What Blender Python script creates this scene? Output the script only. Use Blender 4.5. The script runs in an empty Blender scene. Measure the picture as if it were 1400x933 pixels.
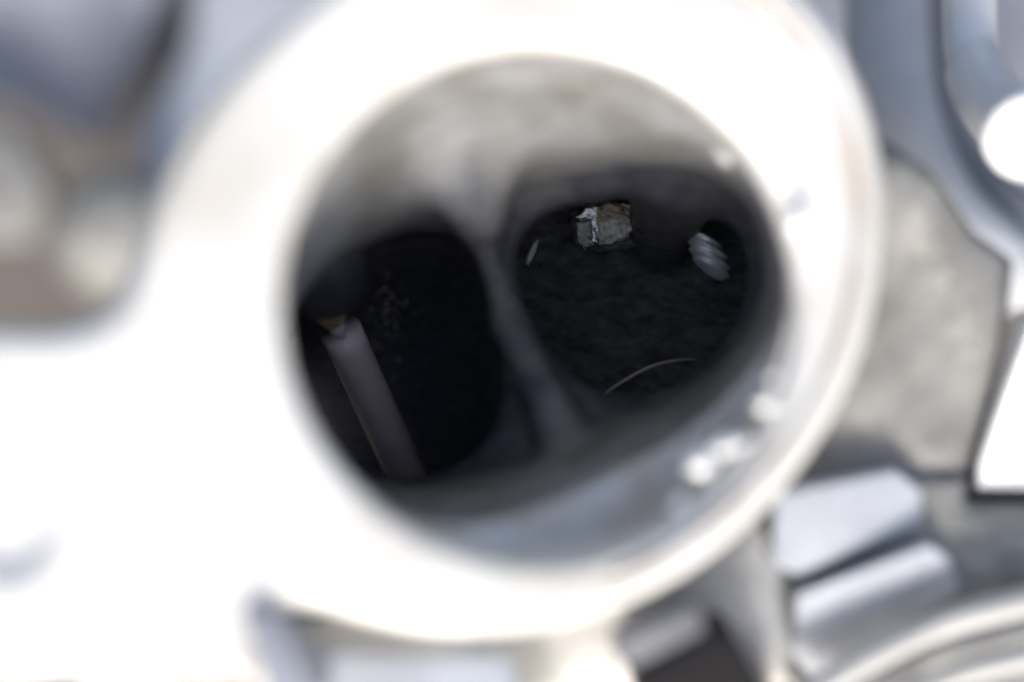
import bpy, bmesh, math, random
import numpy as np
from mathutils import Vector, Matrix

# ------------------------------------------------------------------ camera, sky, sun, exposure
MM = 0.001
scene = bpy.context.scene
COL = scene.collection
FOC, CAMD = 70.0, 180.0            # lens mm, camera height over the flange face in mm
K = 36.0 / FOC / 1400.0            # mm per photo pixel per mm of distance

cam_d = bpy.data.cameras.new('camera')
cam = bpy.data.objects.new('camera', cam_d); COL.objects.link(cam)
cam.location = (0, 0, CAMD * MM)
cam_d.lens = FOC; cam_d.sensor_width = 36.0
cam_d.clip_start = 0.005; cam_d.clip_end = 50
cam_d.dof.use_dof = True
cam_d.dof.focus_distance = 0.236
cam_d.dof.aperture_fstop = 5.2
cam_d.dof.aperture_blades = 0
scene.camera = cam

SUN_EL, SUN_AZ = 35.0, 274.0       # elevation; direction the light comes FROM in the picture plane, ccw from +x
w = bpy.data.worlds.new('World'); scene.world = w; w.use_nodes = True
nt = w.node_tree; nt.nodes.clear()
sky = nt.nodes.new('ShaderNodeTexSky'); sky.sky_type = 'NISHITA'; sky.sun_disc = False
sky.sun_elevation = math.radians(SUN_EL)
sky.dust_density = 4.0; sky.air_density = 1.0
sky.sun_rotation = math.radians(90.0 - SUN_AZ)
bg = nt.nodes.new('ShaderNodeBackground'); bg.inputs[1].default_value = 0.11
wo = nt.nodes.new('ShaderNodeOutputWorld')
hs = nt.nodes.new('ShaderNodeHueSaturation'); hs.inputs['Saturation'].default_value = 0.8   # milky, lightly overcast sky
nt.links.new(sky.outputs[0], hs.inputs['Color']); nt.links.new(hs.outputs[0], bg.inputs[0]); nt.links.new(bg.outputs[0], wo.inputs[0])

sd = bpy.data.lights.new('sun', 'SUN'); sd.energy = 1.5; sd.angle = math.radians(18)
sd.color = (1.0, 0.975, 0.935)
sun = bpy.data.objects.new('sun', sd); COL.objects.link(sun)
el, az = math.radians(SUN_EL), math.radians(SUN_AZ)
sdir = Vector((math.cos(el) * math.cos(az), math.cos(el) * math.sin(az), math.sin(el)))
sun.rotation_euler = sdir.to_track_quat('Z', 'Y').to_euler()
sun.location = sdir * 0.6

scene.view_settings.view_transform = 'Standard'
scene.view_settings.look = 'None'
scene.view_settings.exposure = 1.1
scene.view_settings.gamma = 1.0
scene.view_settings.use_curve_mapping = False

# ------------------------------------------------------------------ helpers
def P(px, py, d):
    """point (mm) seen at photo pixel px,py at distance d mm below the camera"""
    return np.array([(px - 700) * K * d, -(py - 466) * K * d, CAMD - d])

def V(px, py, d):
    return Vector(P(px, py, d))

def tag(o, label=None, cat=None, group=None, kind=None):
    if label: o['label'] = label
    if cat: o['category'] = cat
    if group: o['group'] = group
    if kind: o['kind'] = kind
    return o

def thing(name, label, cat, loc=(0, 0, 0), group=None):
    o = bpy.data.objects.new(name, None); COL.objects.link(o)
    o.empty_display_size = 0.005
    o.location = Vector(loc) * MM
    return tag(o, label, cat, group)

def link_mesh(name, me, mat, parent=None, smooth=True):
    o = bpy.data.objects.new(name, me); COL.objects.link(o)
    if mat: me.materials.append(mat)
    if smooth:
        me.polygons.foreach_set('use_smooth', [True] * len(me.polygons))
    if parent:
        root = parent
        off = Vector((0, 0, 0))
        while root: off += root.location; root = root.parent
        o.parent = parent
        o.location = -off             # mesh data stay in place coordinates
    return o

def from_arrays(name, vs, fs, mat, parent=None, smooth=True):
    me = bpy.data.meshes.new(name)
    me.from_pydata((np.asarray(vs, float) * MM).tolist(), [], fs if isinstance(fs, list) else fs.tolist())
    me.update()
    return link_mesh(name, me, mat, parent, smooth)

def from_bm(name, bm, mat, parent=None, smooth=True, bevel=0):
    if bevel:
        bmesh.ops.bevel(bm, geom=list(bm.edges), offset=bevel, segments=3, affect='EDGES', profile=0.6)
    for v in bm.verts: v.co *= MM
    me = bpy.data.meshes.new(name); bm.to_mesh(me); bm.free()
    return link_mesh(name, me, mat, parent, smooth)

def hull_prism(pts_top, pts_bot):
    """closed prism from two equal rings of points (mm)"""
    bm = bmesh.new()
    a = [bm.verts.new(Vector(p)) for p in pts_top]; b = [bm.verts.new(Vector(p)) for p in pts_bot]
    n = len(a)
    bm.faces.new(a); bm.faces.new(b[::-1])
    for i in range(n):
        bm.faces.new((a[i], b[i], b[(i + 1) % n], a[(i + 1) % n]))
    bmesh.ops.recalc_face_normals(bm, faces=list(bm.faces))
    return bm

def tube_arrays(path, radii, n=20, cap=True, flat=1.0):
    path = [Vector(p) for p in path]
    vs, fs = [], []
    prev = None
    for i, p in enumerate(path):
        t = (path[min(i + 1, len(path) - 1)] - path[max(i - 1, 0)]).normalized()
        if prev is None:
            u = t.cross(Vector((0, 0, 1)));
            if u.length < 1e-3: u = Vector((1, 0, 0))
            u.normalize()
        else:
            u = (prev - t * prev.dot(t)).normalized()
        prev = u
        v = t.cross(u)
        r = radii[i] if hasattr(radii, '__len__') else radii
        for k in range(n):
            a = 2 * math.pi * k / n
            vs.append(p + u * math.cos(a) * r + v * math.sin(a) * r * flat)
    m = len(path)
    for i in range(m - 1):
        for k in range(n):
            fs.append((i * n + k, i * n + (k + 1) % n, (i + 1) * n + (k + 1) % n, (i + 1) * n + k))
    if cap:
        fs.append(tuple(range(n - 1, -1, -1))); fs.append(tuple((m - 1) * n + k for k in range(n)))
    return [tuple(v) for v in vs], fs

def smooth_path(pts, n=40):
    pts = [np.array(p, float) for p in pts]
    P_ = [2 * pts[0] - pts[1]] + pts + [2 * pts[-1] - pts[-2]]
    out = []
    seg = len(pts) - 1
    for j in range(n + 1):
        s = j / n * seg; i = min(int(s), seg - 1); t = s - i
        a, b, c, d = P_[i], P_[i + 1], P_[i + 2], P_[i + 3]
        out.append(0.5 * ((2 * b) + (c - a) * t + (2 * a - 5 * b + 4 * c - d) * t * t + (3 * b - a - 3 * c + d) * t ** 3))
    return out

def surface_nets(f, origin, step):
    """numpy naive surface nets; f < 0 is solid"""
    nx, ny, nz = f.shape
    s = f < 0
    cs = np.zeros((nx - 1, ny - 1, nz - 1), int)
    corners = [(i, j, k) for i in (0, 1) for j in (0, 1) for k in (0, 1)]
    sl = lambda a, o: a[o[0]:nx - 1 + o[0], o[1]:ny - 1 + o[1], o[2]:nz - 1 + o[2]]
    for c in corners: cs += sl(s, c)
    act = (cs > 0) & (cs < 8)
    idx = -np.ones(act.shape, int); idx[act] = np.arange(act.sum())
    acc = np.zeros((act.sum(), 3)); cnt = np.zeros(act.sum())
    for a in corners:
        for ax in range(3):
            if a[ax] == 1: continue
            b = list(a); b[ax] = 1; b = tuple(b)
            fa, fb = sl(f, a)[act], sl(f, b)[act]
            m = (fa < 0) != (fb < 0)
            t = np.where(m, fa / np.where(m, fa - fb, 1), 0)
            p = np.array(a, float)[None, :].repeat(len(fa), 0); p[:, ax] += t
            acc[m] += p[m]; cnt[m] += 1
    base = np.argwhere(act)
    vs = (base + acc / cnt[:, None]) * step + np.array(origin)
    fs = []
    for ax in range(3):
        o1, o2 = [(1, 2), (2, 0), (0, 1)][ax]
        nxt = [slice(1, n - 1) for n in f.shape]; nxt[ax] = slice(0, f.shape[ax] - 1)
        nx2 = list(nxt); nx2[ax] = slice(1, f.shape[ax])
        A, B = s[tuple(nxt)], s[tuple(nx2)]
        for flip in (0, 1):
            m = (A & ~B) if not flip else (~A & B)
            q = np.argwhere(m)
            for o in (o1, o2): q[:, o] += 1
            if not len(q): continue
            def g(d1, d2):
                r = q.copy(); r[:, o1] -= d1; r[:, o2] -= d2
                return idx[r[:, 0], r[:, 1], r[:, 2]]
            quad = np.stack([g(1, 1), g(0, 1), g(0, 0), g(1, 0)], 1)
            if flip: quad = quad[:, ::-1]
            fs.append(quad)
    fs = np.concatenate(fs)
    fs = fs[(fs >= 0).all(1)]
    return vs, fs

def grid(lo, hi, step):
    ax = [np.arange(l, h + step, step) for l, h in zip(lo, hi)]
    return np.meshgrid(*ax, indexing='ij')

def smin(a, b, k):
    h = np.clip(0.5 + 0.5 * (b - a) / k, 0, 1)
    return b * (1 - h) + a * h - k * h * (1 - h)
def smax(a, b, k): return -smin(-a, -b, k)

def polar(x, y, c, ang_r):
    """signed distance-like value of a closed outline given as radii at angles (deg)"""
    dx, dy = x - c[0], y - c[1]
    a = np.degrees(np.arctan2(dy, dx)) % 360
    A = [p[0] for p in ang_r]; R = [p[1] for p in ang_r]
    o = np.argsort(A); A = np.array(A)[o]; R = np.array(R)[o]
    A3 = np.concatenate([A - 360, A, A + 360]); R3 = np.concatenate([R, R, R])
    # smooth periodic table
    t = np.arange(0, 361, 2.0); r = np.interp(t, A3, R3)
    kr = np.hanning(15); kr /= kr.sum()
    rr = np.convolve(np.concatenate([r[:-1][-7:], r[:-1], r[:-1][:7]]), kr, 'valid')
    r = np.append(rr, rr[0])
    return np.hypot(dx, dy) - np.interp(a, t, r)

def outline(cpx, pts, d):
    """outline in mm about the centre from photo points, at distance d"""
    c = P(*cpx, d)[:2]
    out = []
    for p in pts:
        q = P(*p, d)[:2] - c
        out.append((math.degrees(math.atan2(q[1], q[0])) % 360, math.hypot(*q)))
    return c, out

def wob(x, y, z, s, seed=0):
    rs = np.random.RandomState(seed); r = 0
    for i in range(7):
        k = rs.normal(size=3); k /= np.linalg.norm(k); k *= s * rs.uniform(0.6, 1.6)
        r = r + np.sin(x * k[0] + y * k[1] + z * k[2] + rs.uniform(0, 6.3))
    return r / 7

# ------------------------------------------------------------------ materials
def mat(name, base, rough=0.5, metal=0.0, col2=None, scale=200, bump=0.0, bscale=600, det=6, mix=(0.35, 0.65),
        rough2=None, aniso=None, spots=None, bdist=0.0004, coat=0.0, spec=0.5):
    m = bpy.data.materials.new(name); m.use_nodes = True
    n = m.node_tree.nodes; l = m.node_tree.links
    b = n['Principled BSDF']
    b.inputs['Base Color'].default_value = (*base, 1); b.inputs['Roughness'].default_value = rough
    b.inputs['Metallic'].default_value = metal
    b.inputs['Specular IOR Level'].default_value = spec
    b.inputs['Coat Weight'].default_value = coat
    tc = n.new('ShaderNodeTexCoord')
    src = tc.outputs['Object']
    if aniso:
        mp = n.new('ShaderNodeMapping'); mp.inputs['Scale'].default_value = aniso; l.new(src, mp.inputs[0]); src = mp.outputs[0]
    colout = None
    if col2:
        nz = n.new('ShaderNodeTexNoise'); nz.inputs['Scale'].default_value = scale; nz.inputs['Detail'].default_value = det
        nz.inputs['Roughness'].default_value = 0.62
        l.new(src, nz.inputs['Vector'])
        rp = n.new('ShaderNodeMapRange'); rp.inputs[1].default_value = mix[0]; rp.inputs[2].default_value = mix[1]
        l.new(nz.outputs[0], rp.inputs[0])
        mx = n.new('ShaderNodeMix'); mx.data_type = 'RGBA'
        mx.inputs[6].default_value = (*base, 1); mx.inputs[7].default_value = (*col2, 1)
        l.new(rp.outputs[0], mx.inputs[0]); colout = mx.outputs[2]
        if rough2 is not None:
            r2 = n.new('ShaderNodeMapRange'); r2.inputs[3].default_value = rough; r2.inputs[4].default_value = rough2
            l.new(rp.outputs[0], r2.inputs[0]); l.new(r2.outputs[0], b.inputs['Roughness'])
    if spots:
        c3, sc, lo, hi = spots
        nz = n.new('ShaderNodeTexNoise'); nz.inputs['Scale'].default_value = sc; nz.inputs['Detail'].default_value = 5
        nz.inputs['Roughness'].default_value = 0.7
        l.new(src, nz.inputs['Vector'])
        rp = n.new('ShaderNodeMapRange'); rp.inputs[1].default_value = lo; rp.inputs[2].default_value = hi
        l.new(nz.outputs[0], rp.inputs[0])
        mx = n.new('ShaderNodeMix'); mx.data_type = 'RGBA'
        if colout: l.new(colout, mx.inputs[6])
        else: mx.inputs[6].default_value = (*base, 1)
        mx.inputs[7].default_value = (*c3, 1); l.new(rp.outputs[0], mx.inputs[0]); colout = mx.outputs[2]
    if colout: l.new(colout, b.inputs['Base Color'])
    if bump:
        nb = n.new('ShaderNodeTexNoise'); nb.inputs['Scale'].default_value = bscale; nb.inputs['Detail'].default_value = 7
        nb.inputs['Roughness'].default_value = 0.65
        l.new(src, nb.inputs['Vector'])
        bp = n.new('ShaderNodeBump'); bp.inputs['Strength'].default_value = bump; bp.inputs['Distance'].default_value = bdist
        l.new(nb.outputs[0], bp.inputs['Height']); l.new(bp.outputs[0], b.inputs['Normal'])
    return m

M = {}
M['machined'] = mat('machined_aluminium', (0.80, 0.785, 0.75), 0.42, 0.2, col2=(0.58, 0.545, 0.48), mix=(0.45, 0.68), scale=28, det=4, bump=0.25, bscale=900)
M['lip'] = mat('stained_aluminium', (0.62, 0.62, 0.62), 0.45, 0.15, col2=(0.50, 0.43, 0.36), scale=110, bump=0.8, bscale=420, mix=(0.42, 0.62))
M['cast'] = mat('sand_cast_aluminium', (0.29, 0.287, 0.275), 0.55, 0.05, col2=(0.17, 0.167, 0.158), scale=95, bump=0.9, bscale=700,
                spots=((0.42, 0.41, 0.37), 75, 0.56, 0.68))
def port_mat(name, soot_shade, soot_shade2):
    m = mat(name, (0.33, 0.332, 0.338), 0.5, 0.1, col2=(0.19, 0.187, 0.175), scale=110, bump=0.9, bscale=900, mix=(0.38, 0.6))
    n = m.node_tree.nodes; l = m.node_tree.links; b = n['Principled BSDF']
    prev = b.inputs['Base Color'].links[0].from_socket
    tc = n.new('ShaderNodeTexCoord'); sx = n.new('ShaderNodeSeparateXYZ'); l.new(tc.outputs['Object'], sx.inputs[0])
    # carbon and the runners' shade painted together: darker with depth, ragged front, patchy
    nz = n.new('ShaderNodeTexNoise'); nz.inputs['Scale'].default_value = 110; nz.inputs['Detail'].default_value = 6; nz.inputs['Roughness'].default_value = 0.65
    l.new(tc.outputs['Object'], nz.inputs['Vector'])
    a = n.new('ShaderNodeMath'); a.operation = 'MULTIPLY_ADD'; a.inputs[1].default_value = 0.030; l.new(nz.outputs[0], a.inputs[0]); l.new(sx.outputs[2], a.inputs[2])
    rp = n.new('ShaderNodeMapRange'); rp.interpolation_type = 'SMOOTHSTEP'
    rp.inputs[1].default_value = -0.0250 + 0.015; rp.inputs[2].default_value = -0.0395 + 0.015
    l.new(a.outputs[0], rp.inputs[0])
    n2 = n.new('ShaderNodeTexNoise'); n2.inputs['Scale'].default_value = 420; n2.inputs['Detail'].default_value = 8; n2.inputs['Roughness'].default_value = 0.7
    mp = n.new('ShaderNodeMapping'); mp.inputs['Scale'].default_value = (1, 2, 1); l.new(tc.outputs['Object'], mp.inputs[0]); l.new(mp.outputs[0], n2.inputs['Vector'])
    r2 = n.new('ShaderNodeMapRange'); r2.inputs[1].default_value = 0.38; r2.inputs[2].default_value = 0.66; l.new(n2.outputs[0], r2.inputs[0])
    sm_ = n.new('ShaderNodeMix'); sm_.data_type = 'RGBA'; sm_.inputs[6].default_value = (*soot_shade, 1); sm_.inputs[7].default_value = (*soot_shade2, 1)
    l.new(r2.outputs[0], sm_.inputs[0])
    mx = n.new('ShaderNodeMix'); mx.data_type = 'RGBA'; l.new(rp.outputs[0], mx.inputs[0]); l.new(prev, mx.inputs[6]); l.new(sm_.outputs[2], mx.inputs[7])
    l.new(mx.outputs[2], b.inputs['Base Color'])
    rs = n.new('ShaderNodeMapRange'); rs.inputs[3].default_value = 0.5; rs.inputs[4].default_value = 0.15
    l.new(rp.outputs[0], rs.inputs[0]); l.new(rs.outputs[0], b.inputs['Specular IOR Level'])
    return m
M['port'] = port_mat('oily_shaded_casting', (0.052, 0.053, 0.070), (0.088, 0.089, 0.108))
M['portr'] = port_mat('scuffed_oily_shaded_casting', (0.065, 0.065, 0.074), (0.20, 0.195, 0.185))
M['foot'] = mat('pale_casting', (0.60, 0.59, 0.57), 0.55, 0.1, col2=(0.48, 0.47, 0.44), scale=90, bump=0.8, bscale=600)
M['brushed'] = mat('scuffed_sooty_casting', (0.075, 0.074, 0.070), 0.5, 0.0, col2=(0.035, 0.035, 0.035), scale=260, bump=0.9, bscale=1500,
                   aniso=(1, 4, 1))
M['soot_shade'] = mat('carbon_coated_casting', (0.016, 0.016, 0.018), 0.6, 0.0, col2=(0.026, 0.025, 0.024), scale=350, bump=0.9, bscale=1500,
                aniso=(1, 3, 1), spec=0.15)
M['bluegrey'] = mat('satin_grey_metal', (0.31, 0.325, 0.37), 0.5, 0.1, col2=(0.26, 0.27, 0.31), scale=60, bump=0.2)
M['steel'] = mat('valve_steel', (0.95, 0.80, 0.78), 0.45, 0.0, col2=(0.80, 0.68, 0.66), scale=120, bump=0.15, bscale=1500, aniso=(1, 1, 0.2))
M['steelwire'] = mat('dull_wire', (0.62, 0.57, 0.50), 0.4, 0.5)
M['brass'] = mat('bronze_guide', (0.62, 0.46, 0.24), 0.45, 0.3, col2=(0.25, 0.2, 0.12), scale=500, bump=0.6, bscale=1500)
M['bright'] = mat('bright_scraped_metal', (0.78, 0.78, 0.78), 0.25, 0.9, bump=0.5, bscale=1200)
M['thread'] = mat('zinc_thread', (0.95, 0.98, 0.97), 0.22, 0.5, bump=0.3, bscale=1500)
M['tan'] = mat('tan_stained_aluminium', (0.62, 0.56, 0.49), 0.45, 0.1, col2=(0.80, 0.78, 0.74), scale=160, bump=1.0, bscale=600, mix=(0.45, 0.6))
M['dimcrust'] = mat('dim_crust', (0.30, 0.28, 0.25), 0.7, 0.0, col2=(0.16, 0.15, 0.13), scale=700, bump=1.0, bscale=1500)
M['pale_metal'] = mat('burnished_pale_metal', (0.9, 0.9, 0.88), 0.35, 0.3)  # for lumps that stand in for glints, and for the stem collar
M['crust'] = mat('pale_scale_crust', (0.88, 0.86, 0.78), 0.6, 0.0, col2=(0.50, 0.48, 0.42), scale=650, bump=1.0, bscale=1300,
                 spots=((0.05, 0.05, 0.045), 520, 0.60, 0.66))
M['rust'] = mat('tan_scale_crust', (0.72, 0.58, 0.45), 0.7, 0.0, col2=(0.50, 0.40, 0.31), scale=700, bump=1.0, bscale=1500,
                spots=((0.06, 0.05, 0.04), 700, 0.58, 0.66))
M['black'] = mat('dark_painted_steel', (0.010, 0.009, 0.010), 0.6, 0.0, bump=0.2, spec=0.2)
M['darkgrey'] = mat('dark_grey_steel', (0.075, 0.08, 0.10), 0.5, 0.0, bump=0.2)
M['hose'] = mat('grey_rubber', (0.17, 0.18, 0.205), 0.5, 0.0, bump=0.3)
M['pale'] = mat('pale_blue_metal', (0.46, 0.49, 0.54), 0.5, 0.0, col2=(0.38, 0.40, 0.44), scale=90, bump=0.8, bscale=500)
M['white'] = mat('white_enamel', (0.82, 0.82, 0.82), 0.25, 0.0, bump=0.05)
M['brown'] = mat('brown_stained_casting', (0.16, 0.14, 0.125), 0.6, 0.0, col2=(0.12, 0.10, 0.09), scale=60, bump=0.5)

# ------------------------------------------------------------------ the cylinder head
head = thing('cylinder_head', 'pale cast aluminium cylinder head with a large round port opening onto two runners', 'cylinder head', (0, 0, -70))

# flange frame: tilted so that its left side stands nearer the camera
TILT = math.radians(15)
fo = P(735, 410, 182)
fu = np.array([math.cos(TILT), 0, -math.sin(TILT)]); fv = np.array([0, 1, 0.0]); fw = np.cross(fu, fv)
def to_plane(px, py, off=0.0):
    o = np.array([0, 0, CAMD]); r = P(px, py, 100.0) - o
    q = fo + fw * off
    t = np.dot(q - o, fw) / np.dot(r, fw)
    p = o + r * t - q
    return np.array([np.dot(p, fu), np.dot(p, fv)])
def plane_outline(cpx, pts, off=0.0):
    c = to_plane(*cpx, off); out = []
    for p in pts:
        q = to_plane(*p, off) - c
        out.append((math.degrees(math.atan2(q[1], q[0])) % 360, math.hypot(*q)))
    return c, out

ring_out = plane_outline((712, 385), [(1216, 300), (1195, 140), (1120, 5), (990, -95), (820, -140), (640, -120), (440, -10), (330, 85), (245, 205),
    (195, 330), (190, 470), (215, 600), (300, 740), (420, 820), (560, 862), (700, 868), (850, 832), (980, 760), (1100, 640), (1185, 480)])
bore = plane_outline((742, 414), [(742 + 352 * math.cos(t), 414 - 352 * math.sin(t) ) for t in np.linspace(0, 2 * math.pi, 25)[:-1]])
step = 0.55
lo, hi = (-72, -42, -11), (38, 42, 2)
U, Vv, W = grid(lo, hi, step)
ring = polar(U, Vv, *ring_out)
# ear that carries the flange bolt, running off to the left
e0 = to_plane(-60, 452)[1]; e1 = to_plane(60, 925)[1]
ecx, ecy = to_plane(300, 640)
ear = np.maximum(np.maximum(Vv - (e0 - 0.03 * (U + 40)), (e1 - 0.10 * (U + 40)) - Vv), U - ecx - 3)
plan = smin(ring, ear, 9.0)
bolt_c = to_plane(8, 700)
bh = np.hypot(U - bolt_c[0], (Vv - bolt_c[1]) * 0.8) - 4.2
top = W + 0.08 * wob(U, Vv, W, 0.35, 3)
# a shallow turned groove near the rim, right side
rim = polar(U, Vv, *ring_out) + 3.1
ga = np.degrees(np.arctan2(Vv - ring_out[0][1], U - ring_out[0][0]))
groove = np.where((ga > -74) & (ga < 57), np.hypot(rim, W * 1.4) - 0.75, 5.0)
f = smax(plan, top, 2.2)
f = smax(f, -(W + 10), 1.0)
f = smax(f, -groove, 0.4)
bo = polar(U, Vv, *bore)
f = smax(f, -(bo), 1.8)
f = np.maximum(f, -np.maximum(bo - 5.6, W + 3.0))
f = smax(f, -np.maximum(bh, -(W + 1.6)), 1.5)
vs, fs = surface_nets(f, lo, step)
vs = fo + vs[:, :1] * fu + vs[:, 1:2] * fv + vs[:, 2:] * fw
flange = from_arrays('flange', vs, fs, M['machined'], head)
# stained bead seated in the turned groove
def rad_at(ang, o):
    A = np.array([q[0] for q in o[1]]); R = np.array([q[1] for q in o[1]]); k = np.argsort(A); A, R = A[k], R[k]
    return np.interp(ang % 360, np.concatenate([A - 360, A, A + 360]), np.concatenate([R, R, R]))
bp = []
for ang in np.linspace(-72, 55, 60):
    rr_ = np.mean([rad_at(ang + k, ring_out) for k in range(-14, 15, 2)]) - 3.1; t = math.radians(ang)
    bp.append(fo + fu * (ring_out[0][0] + rr_ * math.cos(t)) + fv * (ring_out[0][1] + rr_ * math.sin(t)) - fw * 0.15)
vs_, fs_ = tube_arrays(bp, 0.55, 12)
from_arrays('rim_bead', vs_, fs_, M['lip'], head)

# ---- throat, septum and runners: one cast surface carved out of a block
step = 0.5
lo, hi = (-40, -34, -84), (42, 40, 3.0)
X, Y, Z = grid(lo, hi, step)
D = CAMD - Z
def loft(keys):
    """keys: (distance, centre px, outline px).  Blend the outlines along the depth"""
    vals = [polar(X, Y, *outline(c, pts, d)) for d, c, pts in keys]
    ds = [k[0] for k in keys]
    out = vals[0].copy()
    for i in range(len(ds) - 1):
        t = np.clip((D - ds[i]) / (ds[i + 1] - ds[i]), 0, 1)
        m = D > ds[i]
        out = np.where(m, vals[i] * (1 - t) + vals[i + 1] * t, out)
    return out
throat = loft([
    (186, (745, 400), [(1096, 400), (1094, 290), (1062, 180), (1000, 112), (920, 76), (830, 62), (740, 66), (650, 88), (560, 135), (480, 198), (425, 280), (392, 380),
                       (392, 480), (412, 570), (455, 650), (540, 708), (640, 722), (740, 700), (850, 655), (950, 605), (1020, 555), (1075, 470)]),
    (200, (735, 420), [(1072, 390), (1060, 300), (1020, 215), (950, 170), (860, 150), (760, 150), (660, 165), (570, 200), (490, 250), (440, 320), (396, 400),
                       (396, 490), (410, 570), (455, 640), (540, 690), (640, 692), (740, 665), (850, 620), (950, 570), (1010, 520), (1055, 450)]),
    (214, (730, 440), [(1040, 390), (1030, 310), (990, 262), (930, 240), (860, 235), (760, 245), (660, 275), (580, 310), (500, 350), (440, 390), (400, 440),
                       (400, 500), (415, 570), (455, 630), (540, 660), (640, 645), (740, 610), (850, 560), (940, 530), (990, 490), (1025, 440)]),
])
throat = smax(throat, D - 216.0, 3.0)
runR = loft([
    (200, (870, 400), [(1035, 385), (1020, 310), (970, 285), (900, 268), (820, 268), (740, 285), (700, 320), (700, 370), (718, 430), (755, 490), (805, 535), (860, 548), (930, 530), (985, 485), (1020, 440)]),
    (222, (870, 400), [(1022, 385), (1015, 320), (975, 290), (900, 268), (820, 280), (750, 292), (708, 330), (708, 380), (725, 430), (762, 490), (815, 535), (870, 540), (930, 520), (980, 475), (1010, 430)]),
    (246, (870, 410), [(1060, 385), (1040, 290), (975, 240), (900, 230), (820, 232), (750, 260), (690, 330), (680, 400), (690, 480), (740, 590), (815, 640), (870, 650), (930, 640), (1000, 580), (1050, 480)]),
])
runR = smax(runR, D - (243 + 0.10 * Y), 5.0)
runL = loft([
    (200, (530, 510), [(690, 515), (668, 430), (640, 305), (570, 300), (500, 330), (440, 375), (402, 440), (402, 510), (418, 570), (455, 622), (520, 655), (590, 655), (645, 628), (684, 575)]),
    (222, (530, 510), [(688, 510), (666, 430), (638, 320), (565, 315), (500, 345), (445, 385), (402, 440), (400, 510), (418, 570), (455, 620), (520, 650), (590, 650), (644, 622), (684, 570)]),
    (250, (540, 500), [(700, 500), (690, 400), (650, 330), (565, 320), (500, 330), (400, 370), (350, 440), (350, 510), (370, 620), (430, 700), (520, 740), (600, 740), (670, 680), (700, 600)]),
])
runL = smax(runL, D - 254.0, 5.0)
cav = smin(throat, smin(runR, runL, 0.4), 2.2)
cav = cav + 0.18 * wob(X, Y, Z, 0.9, 5) + 0.35 * wob(X, Y, Z, 0.35, 8)
def blob(p, r, sc=(1, 1, 1)):
    return (np.sqrt(((X - p[0]) / sc[0]) ** 2 + ((Y - p[1]) / sc[1]) ** 2 + ((Z - p[2]) / sc[2]) ** 2) - r) * min(sc)
def seg(a, b, ra, rb):
    a, b = np.array(a), np.array(b); ab = b - a
    t = np.clip(((X - a[0]) * ab[0] + (Y - a[1]) * ab[1] + (Z - a[2]) * ab[2]) / ab.dot(ab), 0, 1)
    return np.sqrt((X - a[0] - t * ab[0]) ** 2 + (Y - a[1] - t * ab[1]) ** 2 + (Z - a[2] - t * ab[2]) ** 2) - (ra * (1 - t) + rb * t)
fz = fo[2] + (X - fo[0]) * -math.tan(TILT)
circ = np.hypot(X - 2.75, (Y - 3.43)) - 23.2
cav = smin(cav, smax(circ, (fz - 8.5 - 0.10 * (X + Y)) - Z, 1.2), 1.0)
solid = -cav
# cast lumps on the roof and the root of the septum
solid = smin(solid, seg(P(585, 190, 206), P(655, 300, 213), 4.2, 2.4), 2.5)
solid = smin(solid, seg(P(700, 170, 208), P(660, 300, 214), 2.5, 1.6), 3.0)
solid = smin(solid, seg(P(652, 300, 215), P(698, 445, 216), 1.1, 1.5), 1.5)
solid = smin(solid, seg(P(698, 445, 216), P(772, 600, 213), 1.5, 2.8), 2.0)
solid = smin(solid, seg(P(930, 240, 220), P(900, 330, 245), 5.0, 4.0), 3.0)
#solid = smin(solid, seg(P(430, 330, 216), P(463, 405, 226), 4.6, 3.0), 2.0)
outer = np.hypot(X - 2.6, Y - 3.4) - (27.6 + 0.4 * np.clip(D - 200, 0, 22))
fz = fo[2] + (X - fo[0]) * -math.tan(TILT)
block = np.maximum(np.maximum(outer, Z - (fz - 2.0)), -82 - Z)
f = np.maximum(solid, block)
vs, fs = surface_nets(f, lo, step)
# split faces between bare casting, sooty, shade-darkened runner walls and the machined lip
cen = vs[fs].mean(1)
dd = CAMD - cen[:, 2]
wv = wob(cen[:, 0], cen[:, 1], cen[:, 2], 0.8, 11)
deepm = dd > 219
lipm = (cen[:, 2] > fz[0, 0, 0] * 0 + (fo[2] + (cen[:, 0] - fo[0]) * -math.tan(TILT)) - 11.5 + 1.2 * wv) & ~deepm & (cen[:, 0] * 0.5 - cen[:, 1] * 0.87 + 1.0 * wv > 8.0)
rest = ~deepm & ~lipm
def sub(name, mask, m, parent):
    q = fs[mask]; u, inv = np.unique(q, return_inverse=True)
    return from_arrays(name, vs[u], inv.reshape(q.shape), m, parent)
edge = cen[:, 2] > (fo[2] + (cen[:, 0] - fo[0]) * -math.tan(TILT)) - 5.0 + 0.9 * wob(cen[:, 0], cen[:, 1], 0 * cen[:, 2], 0.7, 41)
sub('port_lip', lipm & ~edge, M['lip'], head)
sub('port_lip', lipm & edge, M['tan'], head)
rightm = cen[:, 0] > P(690, 0, 230)[0]
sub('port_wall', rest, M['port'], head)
sub('runner_wall', deepm & ~rightm, M['port'], head)
sub('runner_wall', deepm & rightm, M['portr'], head)

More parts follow.
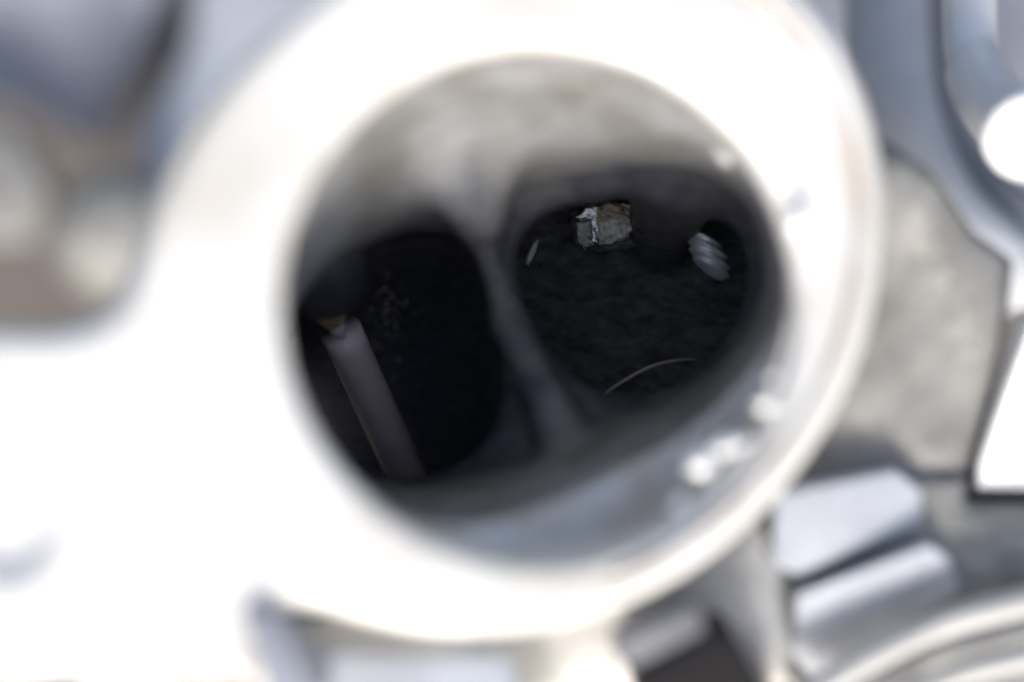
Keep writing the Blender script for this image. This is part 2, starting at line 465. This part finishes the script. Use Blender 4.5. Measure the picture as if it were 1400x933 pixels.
# ------------------------------------------------------------------ outer casting round the flange (height field)
def body_sheet():
    st = 0.5
    xs = np.arange(-75, 76, st); ys = np.arange(-60, 60, st)
    gx, gy = np.meshgrid(xs, ys, indexing='ij')
    return gx, gy
gx, gy = body_sheet()
h = -26 + 0 * gx
def region(pts, d, soft=1.0):
    """signed distance (mm, negative inside) to a polygon given in photo pixels at distance d"""
    q = [P(*p, d)[:2] for p in pts]
    dist = np.full(gx.shape, 1e9); inside = np.zeros(gx.shape, bool)
    n = len(q)
    for i in range(n):
        a, b = q[i], q[(i + 1) % n]; e = b - a
        t = np.clip(((gx - a[0]) * e[0] + (gy - a[1]) * e[1]) / e.dot(e), 0, 1)
        dist = np.minimum(dist, np.hypot(gx - a[0] - t * e[0], gy - a[1] - t * e[1]))
        c = (a[1] > gy) != (b[1] > gy)
        xi = a[0] + (gy - a[1]) / (e[1] if abs(e[1]) > 1e-9 else 1e-9) * e[0]
        inside ^= c & (gx < xi)
    return np.where(inside, -dist, dist)
def raise_to(h, pts, d, edge=1.5, slope=(0, 0)):
    s = region(pts, d)
    t = 1 / (1 + np.exp(np.clip(s / (edge * 0.35), -30, 30)))
    c = P(*np.mean(pts, axis=0), d)
    tgt = (CAMD - d) + slope[0] * (gx - c[0]) + slope[1] * (gy - c[1])
    return h * (1 - t) + tgt * t
# right-hand rough boss
h = raise_to(h, [(1130, 190), (1300, 190), (1400, 330), (1395, 480), (1340, 640), (1190, 700), (1000, 800), (900, 700)], 203, 4, (-0.05, 0.12))
h = raise_to(h, [(650, 780), (1060, 700), (1100, 900), (1130, 960), (600, 960)], 200, 3, (0.0, 0.10))
h = raise_to(h, [(60, 800), (680, 790), (720, 1000), (60, 1000)], 186, 4, (0.0, 0.05))
h = h + 0.5 * wob(gx, gy, gx * 0, 0.5, 21) + 0.25 * wob(gx, gy, gx * 0, 1.3, 22)
# ground between the lower right pads
h = np.where(region([(1010, 650), (1440, 655), (1440, 990), (1010, 990)], 207) < 0, np.maximum(h, CAMD - 203.5 + 0.25 * wob(gx, gy, gx * 0, 0.8, 51)), h)
# clear the bore
cut = np.hypot(gx - 2.0, gy - 3.0) < 28.5
s1 = np.maximum(gx - P(480, 0, 215)[0], P(0, 470, 215)[1] - gy)
s2 = region([(900, -400), (900, 60), (1120, 60), (1215, 165), (1290, 225), (1345, 300), (1412, 345), (1395, 480), (1350, 640), (1340, 672), (1700, 672), (1700, -400)], 205)
s3 = P(0, 150, 215)[1] - gy
s4 = np.minimum(np.minimum(s1, s2), s3)
h = h - 70 / (1 + np.exp(np.clip(s4 / 0.45, -30, 30)))
keep = ~(cut | (h < -85))
nx, ny = gx.shape
ii, jj = np.meshgrid(np.arange(nx - 1), np.arange(ny - 1), indexing='ij')
kk = keep[:-1, :-1] & keep[1:, :-1] & keep[1:, 1:] & keep[:-1, 1:]
ii, jj = ii[kk], jj[kk]
q = np.stack([ii * ny + jj, (ii + 1) * ny + jj, (ii + 1) * ny + jj + 1, ii * ny + jj + 1], 1)
u, inv = np.unique(q, return_inverse=True)
vv = np.stack([gx.ravel(), gy.ravel(), h.ravel()], 1)[u]
fq = inv.reshape(q.shape); fc = vv[fq].mean(1)
pm = (fc[:, 1] < P(0, 690, 200)[1]) & (fc[:, 0] < P(1090, 0, 200)[0] + 3 * wob(fc[:, 0], fc[:, 1], 0 * fc[:, 0], 0.5, 33)) & (fc[:, 0] + fc[:, 1] * 0.6 + 0.8 * wob(fc[:, 0], fc[:, 1], 0 * fc[:, 0], 0.6, 31) < P(1090, 0, 200)[0] - 15)
for nm, mk, mm in (('casting_body', ~pm, M['cast']), ('casting_foot', pm, M['foot'])):
    qq = fq[mk]; u2, i2 = np.unique(qq, return_inverse=True)
    o_ = from_arrays(nm, vv[u2], i2.reshape(qq.shape), mm, head)
    sm = o_.modifiers.new('thickness', 'SOLIDIFY'); sm.thickness = 0.006; sm.offset = -1

def block_part(name, pts, d, depth, m, parent, bevel=0.8, lean=(0, 0)):
    """a bevelled block whose top outline is seen at photo pixels pts at distances d (scalar or list)"""
    dl = d if hasattr(d, '__len__') else [d] * len(pts)
    topp = [P(x, y, k) for (x, y), k in zip(pts, dl)]
    bot = [p + np.array([lean[0], lean[1], -depth]) for p in topp]
    o = from_bm(name, hull_prism(topp, bot), m, parent, bevel=bevel)
    o.data.set_sharp_from_angle(angle=math.radians(28))
    return o

# lower right: two machined pads with a slot between them, a dark strip for the shadow, and ridges
block_part('pad', [(1062, 672), (1225, 640), (1262, 668), (1262, 722), (1090, 788), (1052, 770)], [198, 201, 202, 203, 200, 199], 12, M['pale'], head, 0.9)
block_part('pad', [(1088, 812), (1272, 742), (1300, 760), (1330, 850), (1130, 945), (1080, 935)], [199, 199.5, 201, 206, 205, 203], 14, M['pale'], head, 0.9)
block_part('shadow_strip', [(1262, 668), (1330, 690), (1338, 840), (1320, 850), (1268, 735)], 214, 10, M['darkgrey'], head, 0.6)  # dark strip put in place of the vertical shadow beside the pads
block_part('pad', [(1338, 690), (1480, 680), (1480, 850), (1335, 832)], 208, 12, M['pale'], head, 0.8)
for k in range(4):
    oy = k * 38
    pts = smooth_path([P(1100 + k * 25, 955 + oy * 0.9, 197), P(1200, 895 + oy, 198), P(1300, 850 + oy, 199), P(1440, 815 + oy, 199), P(1520, 800 + oy, 199)], 30)
    vs_, fs_ = tube_arrays(pts, 1.5 - 0.1 * k, 16, True, 0.8)
    from_arrays('ridge', vs_, fs_, M['foot'] if k != 1 else M['cast'], head)

# square socket at the bottom: dark block with a lighter grey upper face
sock = thing('square_plug', 'dark square plug with a grey upper face below the round opening', 'plug', P(940, 900, 205))
block_part('plug_face', [(838, 870), (945, 820), (962, 842), (968, 862), (864, 916), (844, 905)], [186, 186, 186, 187, 187, 187], 6, M['darkgrey'], sock, 0.7)
block_part('plug_body', [(862, 918), (970, 862), (1004, 862), (1060, 960), (1085, 1010), (890, 1010)], [188, 187, 187, 187, 188, 188], 14, M['black'], sock, 0.8)

# bottom left: blocks in place of shadow slots, and a rail, out of focus
clip = thing('grey_shadow_block', 'grey block in place of the soft shadow slot under the flange at the lower left of the opening', 'shadow_block', P(370, 880, 185))
block_part('shadow_plate', [(326, 838), (372, 826), (445, 960), (370, 975)], 174, 12, M['bluegrey'], clip, 0.9)  # grey block colours in the soft shadow of the slot
clip2 = thing('dark_shadow_block', 'small dark reddish block in place of a shadow slot at the bottom edge left of the grey block', 'bracket', P(270, 940, 185))
block_part('dark_shadow_plate', [(225, 925), (330, 918), (330, 990), (225, 990)], 176, 5, M['brown'], clip2, 0.9)  # dark block put where the slot lies in shadow
strip = thing('pale_rail', 'pale blue metal rail along the bottom edge beside the grey block', 'rail', P(550, 930, 190))
block_part('rail_bar', [(430, 885), (560, 895), (700, 895), (720, 1010), (440, 1010)], 184, 4, M['pale'], strip, 1.0)

# ------------------------------------------------------------------ inside the runners
# left valve: stem leaving its guide
va = thing('valve', 'steel valve stem standing in the left runner below its bronze guide', 'valve', P(575, 700, 262))
a, b_ = np.array(P(466, 452, 231)), np.array(P(566, 672, 250))
path = [a + (b_ - a) * t for t in np.linspace(0, 1.25, 14)]
vs_, fs_ = tube_arrays(path, 2.45, 32)
from_arrays('stem', vs_, fs_, M['steel'], va)
e = path[-1]; ax = (b_ - a) / np.linalg.norm(b_ - a)
hp = [e + ax * t for t in (0, 1.5, 3, 4, 4.6, 5.6)]
vs_, fs_ = tube_arrays(hp, [2.45, 3.2, 5.0, 7.5, 9.5, 9.5], 40)
from_arrays('valve_head', vs_, fs_, M['steel'], va)
vs_, fs_ = tube_arrays([a - ax * 2.2 + np.array([0, 0, 3.2]), a - ax * 0.6 + np.array([0, 0, 2.8]), a + ax * 0.9 + np.array([0, 0, 2.5])], [0.9, 1.0, 0.5], 20)
from_arrays('stem_collar', vs_, fs_, M['pale_metal'], va)
gd = a - ax * 1.6 + np.array([0, 0, 3.0])
vs_, fs_ = tube_arrays([gd - ax * 6, gd - ax * 1.2, gd - ax * 0.2, gd + ax * 0.3], [1.9, 1.8, 1.5, 1.1], 24)
from_arrays('valve_guide', vs_, fs_, M['brass'], head)

bp_ = [P(400, 290, 214), P(425, 345, 219), P(438, 368, 223), P(447, 380, 226), P(450, 388, 228)]
vs_, fs_ = tube_arrays(smooth_path(bp_, 16), [6.4 - 0.12 * i for i in range(13)] + [4.6, 4.2, 3.2, 1.5], 32)
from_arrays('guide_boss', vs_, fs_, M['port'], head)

# rough casting flash: pale crusted guide end in the right runner
def crust(name, pts, d, thick, m, parent, seed, amp=0.7, zz=0.0):
    """flaky slab: subdivided polygon with ragged relief, given real thickness"""
    st = 0.14
    q = np.array([P(*p, d)[:2] for p in pts]); lo_ = q.min(0) - 0.4; hi_ = q.max(0) + 0.4
    x, y, z = grid((lo_[0], lo_[1], -thick * 1.6), (hi_[0], hi_[1], thick * 1.6), st)
    n = len(q); dist = np.full(x.shape, 1e9); inside = np.zeros(x.shape, bool)
    for i in range(n):
        a0, b0 = q[i], q[(i + 1) % n]; ee = b0 - a0
        t = np.clip(((x - a0[0]) * ee[0] + (y - a0[1]) * ee[1]) / ee.dot(ee), 0, 1)
        dist = np.minimum(dist, np.hypot(x - a0[0] - t * ee[0], y - a0[1] - t * ee[1]))
        cc = (a0[1] > y) != (b0[1] > y)
        xi = a0[0] + (y - a0[1]) / (ee[1] if abs(ee[1]) > 1e-9 else 1e-9) * ee[0]
        inside ^= cc & (x < xi)
    s = np.where(inside, -dist, dist) + 0.35 * wob(x, y, z, 3.2, seed) + 0.25 * wob(x, y, z, 8, seed + 3)
    f_ = smax(s, np.abs(z + zz * (x - q[:, 0].mean())) - thick + amp * wob(x, y, z, 2.4, seed + 1) + 0.7 * amp * wob(x, y, z * 0, 7, seed + 5), 0.25)
    v_, g_ = surface_nets(f_, (lo_[0], lo_[1], -thick * 1.6), st)
    v_[:, 2] += CAMD - d
    return from_arrays(name, v_, g_, m, parent)
gb = thing('casting_flash', 'pale crusted flake of casting flash with tan top in the right runner', 'casting flash', P(835, 320, 240))
crust('flake', [(816, 298), (850, 290), (872, 298), (868, 312), (852, 326), (836, 334), (818, 330)], 236, 1.5, M['crust'], gb, 1)
crust('flake', [(815, 285), (834, 277), (852, 278), (868, 284), (872, 296), (845, 299), (816, 302)], 235.4, 1.4, M['rust'], gb, 4)
crust('shiny_edge', [(788, 296), (800, 284), (817, 282), (818, 330), (810, 332), (808, 298), (792, 302)], 235.0, 1.0, M['bright'], gb, 7, 0.2)
crust('flake', [(790, 306), (808, 302), (812, 332), (800, 338), (790, 330)], 237, 1.2, M['crust'], gb, 9)
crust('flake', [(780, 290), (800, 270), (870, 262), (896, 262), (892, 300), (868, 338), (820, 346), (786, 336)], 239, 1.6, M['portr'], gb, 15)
crust('flake', [(862, 296), (884, 276), (890, 290), (878, 318), (864, 322)], 238, 1.4, M['dimcrust'], gb, 12)

# threaded stud end poking through the right wall
stt = thing('threaded_stud', 'shiny threaded stud end poking through the right wall of the right runner', 'stud', P(968, 352, 240))
A0 = np.array(P(952, 322, 234)); A1 = np.array(P(986, 376, 229)); ax2 = np.array([0.55, -0.83, 0.1]); ax2 /= np.linalg.norm(ax2)
cc = (A0 + A1) / 2
L = 6.0; N = 90; 
N = 90; nn = 40; vs_, fs_ = [], []
along = np.array([-0.20, 0.86, 0.10]) * 6.2; ru = np.array([0.90, -0.42, -0.15]); rv = np.array([0.05, 0.1, 1.0])
for i in range(N + 1):
    t = i / N; q0 = cc + along * (t - 0.5)
    env = math.sqrt(max(0.0, 1 - (abs(t - 0.5) * 2) ** 3.0))
    rr_ = max(0.03, env * (2.55 + 0.2 * math.cos(2 * math.pi * t * 4.6 + 0.5)))
    for k in range(nn):
        th = 2 * math.pi * k / nn
        vs_.append(q0 + (ru * math.cos(th) + rv * math.sin(th) * 0.9) * rr_)
for i in range(N):
    for k in range(nn):
        fs_.append((i * nn + k, i * nn + (k + 1) % nn, (i + 1) * nn + (k + 1) % nn, (i + 1) * nn + k))
fs_.append(tuple(range(nn - 1, -1, -1))); fs_.append(tuple(N * nn + k for k in range(nn)))
from_arrays('thread', vs_, fs_, M['thread'], stt)

# fine wire lying across the bottom of the right runner
wp = smooth_path([P(822, 541, 229), P(850, 522, 229.5), P(885, 503, 230), P(915, 494, 230.5), (P(945, 491, 231)), P(962, 494, 232)], 40)
vs_, fs_ = tube_arrays(wp, [0.04 + 0.13 * math.sin(math.pi * min(1, 0.05 + i / 40)) for i in range(41)], 8)
wr = from_arrays('wire', vs_, fs_, M['steelwire'])
tag(wr, 'thin curved wire lying across the bottom of the right runner', 'wire')

# small lumps in place of glints on the walls, and one dull chip
def chip(px, py, d, r, m, label, seed, st=1.0, ang=0.0, group=None):
    bm = bmesh.new(); bmesh.ops.create_icosphere(bm, subdivisions=2, radius=1)
    rn = random.Random(seed)
    for v in bm.verts: v.co *= 1 + rn.uniform(-0.35, 0.35)
    T = Matrix.Translation(V(px, py, d)) @ Matrix.Rotation(ang, 4, 'Z') @ Matrix.Diagonal((r * st, r, r * 0.7, 1))
    bmesh.ops.transform(bm, matrix=T, verts=list(bm.verts))
    return tag(from_bm('chip_glint', bm, m), label, 'metal chip', group)
chip(726, 347, 233, 0.45, M['crust'], 'narrow pale lump in place of a glint on the wall left of the crusted flake', 1, 3.6, 1.15)
chip(988, 208, 203, 0.8, M['lip'], 'pale oval lump in place of a glint on the roof at the upper right of the port', 2, 1.9, -0.9)
chip(1090, 298, 188, 0.9, M['pale_metal'], 'pale lump in place of a glint on the right lip of the opening', 3, 1.5, 1.3)
chip(650, 272, 211, 0.5, M['bright'], 'tiny bright bead in place of a glint on the lump above the dividing wall', 4, 1.5, 0)
chip(795, 602, 206, 0.55, M['cast'], 'dull chip on the floor below the dividing wall', 5, 1.2, 0)
for k, (x_, y_, r_, lb) in enumerate([(955, 632, 1.25, 'largest lump in place of a glint on the lower right lip of the opening'), (990, 610, 1.0, 'lump in place of a glint just right of the largest one on the lip'),
        (1012, 606, 0.7, 'small lump in place of a glint ending the row of three on the lip'), (1046, 550, 0.8, 'lump in place of a glint highest on the lower right lip of the opening'),
        (928, 690, 0.8, 'lump in place of a pale glint below the largest one on the lip'), (1060, 515, 0.5, 'tiny lump in place of a glint above the highest bright one on the lip')]):
    chip(x_, y_, 188, r_, M['pale_metal'], lb, 10 + k, 1.3, 0.6, 'lumps in place of glints on the lower right lip')  # pale lumps put where the lip catches highlights
# spatter of tiny grains in the left runner
gr = random.Random(5)
bm = bmesh.new()
for k in range(70):
    px, py = gr.gauss(525, 22), gr.gauss(430, 38)
    if px < 502: continue
    r = gr.uniform(0.05, 0.15)
    bmesh.ops.create_icosphere(bm, subdivisions=1, radius=r, matrix=Matrix.Translation(V(px, py, 252.5)) @ Matrix.Diagonal((1.8, 1, 0.6, 1)))
tag(from_bm('metal_grit', bm, M['bright']), 'fine shiny grit on the back of the left runner', 'grit', kind='stuff')

# ------------------------------------------------------------------ surroundings
# far lower level: grey casting floor under everything
flo = bmesh.new()
S_ = 400
bmesh.ops.create_grid(flo, x_segments=2, y_segments=2, size=S_)
bmesh.ops.transform(flo, matrix=Matrix.Translation((0, 0, -290)), verts=list(flo.verts))
tag(from_bm('bench_top', flo, M['brown']), 'dull brown bench top far below the engine parts', 'bench', kind='structure')

cv = thing('engine_cover', 'blurred blue grey metal cover at the upper left corner', 'cover', P(100, 80, 330))
block_part('cover_panel', [(-250, -250), (280, -250), (205, 30), (125, 205), (40, 150), (-250, 60)], [430, 430, 440, 445, 445, 440], 24, M['bluegrey'], cv, 2)
cv2 = thing('intake_duct', 'blurred pale blue metal duct between the corner cover and the round flange', 'duct', P(300, 100, 320))
block_part('duct_wall', [(290, -250), (640, -250), (500, 60), (330, 260), (230, 300), (185, 190), (255, 60)], [440, 440, 435, 430, 428, 432, 440], 24, M['pale'], cv2, 3)
bs = thing('casting_boss', 'blurred light round boss left of the flange above the ear', 'boss', P(150, 300, 320))
vs_, fs_ = tube_arrays([P(170, 330, 440), P(165, 320, 420), P(160, 300, 406), P(158, 297, 403)], [15, 14, 11, 6], 32)
from_arrays('boss', vs_, fs_, M['cast'], bs)
bs2 = thing('support_bracket', 'blurred tan bracket at the left edge above the ear', 'bracket', P(10, 260, 320))
block_part('arm', [(-200, 150), (20, 165), (70, 260), (40, 330), (-200, 320)], 420, 14, M['cast'], bs2, 3)

# upper right: hoses and bright fittings
hz = thing('hose', 'pale grey hose hanging vertically beside the upper right of the flange', 'hose', P(1230, 100, 300))
vs_, fs_ = tube_arrays(smooth_path([P(1215, -120, 285), P(1212, 40, 285), P(1230, 170, 285), P(1290, 290, 290), P(1400, 380, 300)], 30), 6.0, 24)
from_arrays('hose_wall', vs_, fs_, M['pale'], hz)
hz2 = thing('hose', 'darker grey hose between the pale hose and the white fitting', 'hose', P(1290, 100, 300))
vs_, fs_ = tube_arrays(smooth_path([P(1272, -120, 300), P(1276, 60, 300), P(1300, 200, 300), P(1400, 300, 300), P(1500, 340, 305)], 30), 4.2, 24)
from_arrays('hose_wall', vs_, fs_, M['hose'], hz2)
pl_ = thing('backing_plate', 'pale plate behind the hoses at the upper right of the round flange', 'plate', P(1180, 100, 320))
block_part('plate', [(1020, -200), (1500, -200), (1500, 420), (1100, 420)], 330, 6, M['bluegrey'], pl_, 1.0)
ft = thing('white_fitting', 'glossy white fitting with a rounded end at the upper right edge', 'fitting', P(1370, 180, 290))
vs_, fs_ = tube_arrays(smooth_path([P(1325, -100, 222), P(1328, 60, 222), P(1350, 130, 214), P(1400, 180, 206), P(1440, 200, 202)], 24), [3.0] * 9 + [3.5] * 16, 28)
from_arrays('fitting_body', vs_, fs_, M['white'], ft)
bm = bmesh.new(); bmesh.ops.create_cone(bm, cap_ends=True, segments=40, radius1=4.8, radius2=4.8, depth=4)
q_ = Vector((-0.1, -0.55, 0.83)).to_track_quat('Z', 'Y').to_matrix().to_4x4()
bmesh.ops.transform(bm, matrix=Matrix.Translation(V(1410, 178, 200)) @ q_, verts=list(bm.verts))
from_bm('fitting_cap', bm, M['white'], ft, bevel=0.8).data.set_sharp_from_angle(angle=0.5)
wp_ = thing('white_cover', 'bright white cover showing behind the rough casting at the right edge', 'cover', P(1400, 580, 240))
block_part('panel', [(1415, 440), (1520, 400), (1520, 672), (1336, 668), (1338, 635)], [196, 196, 206, 206, 205], 8, M['white'], wp_, 0.6)
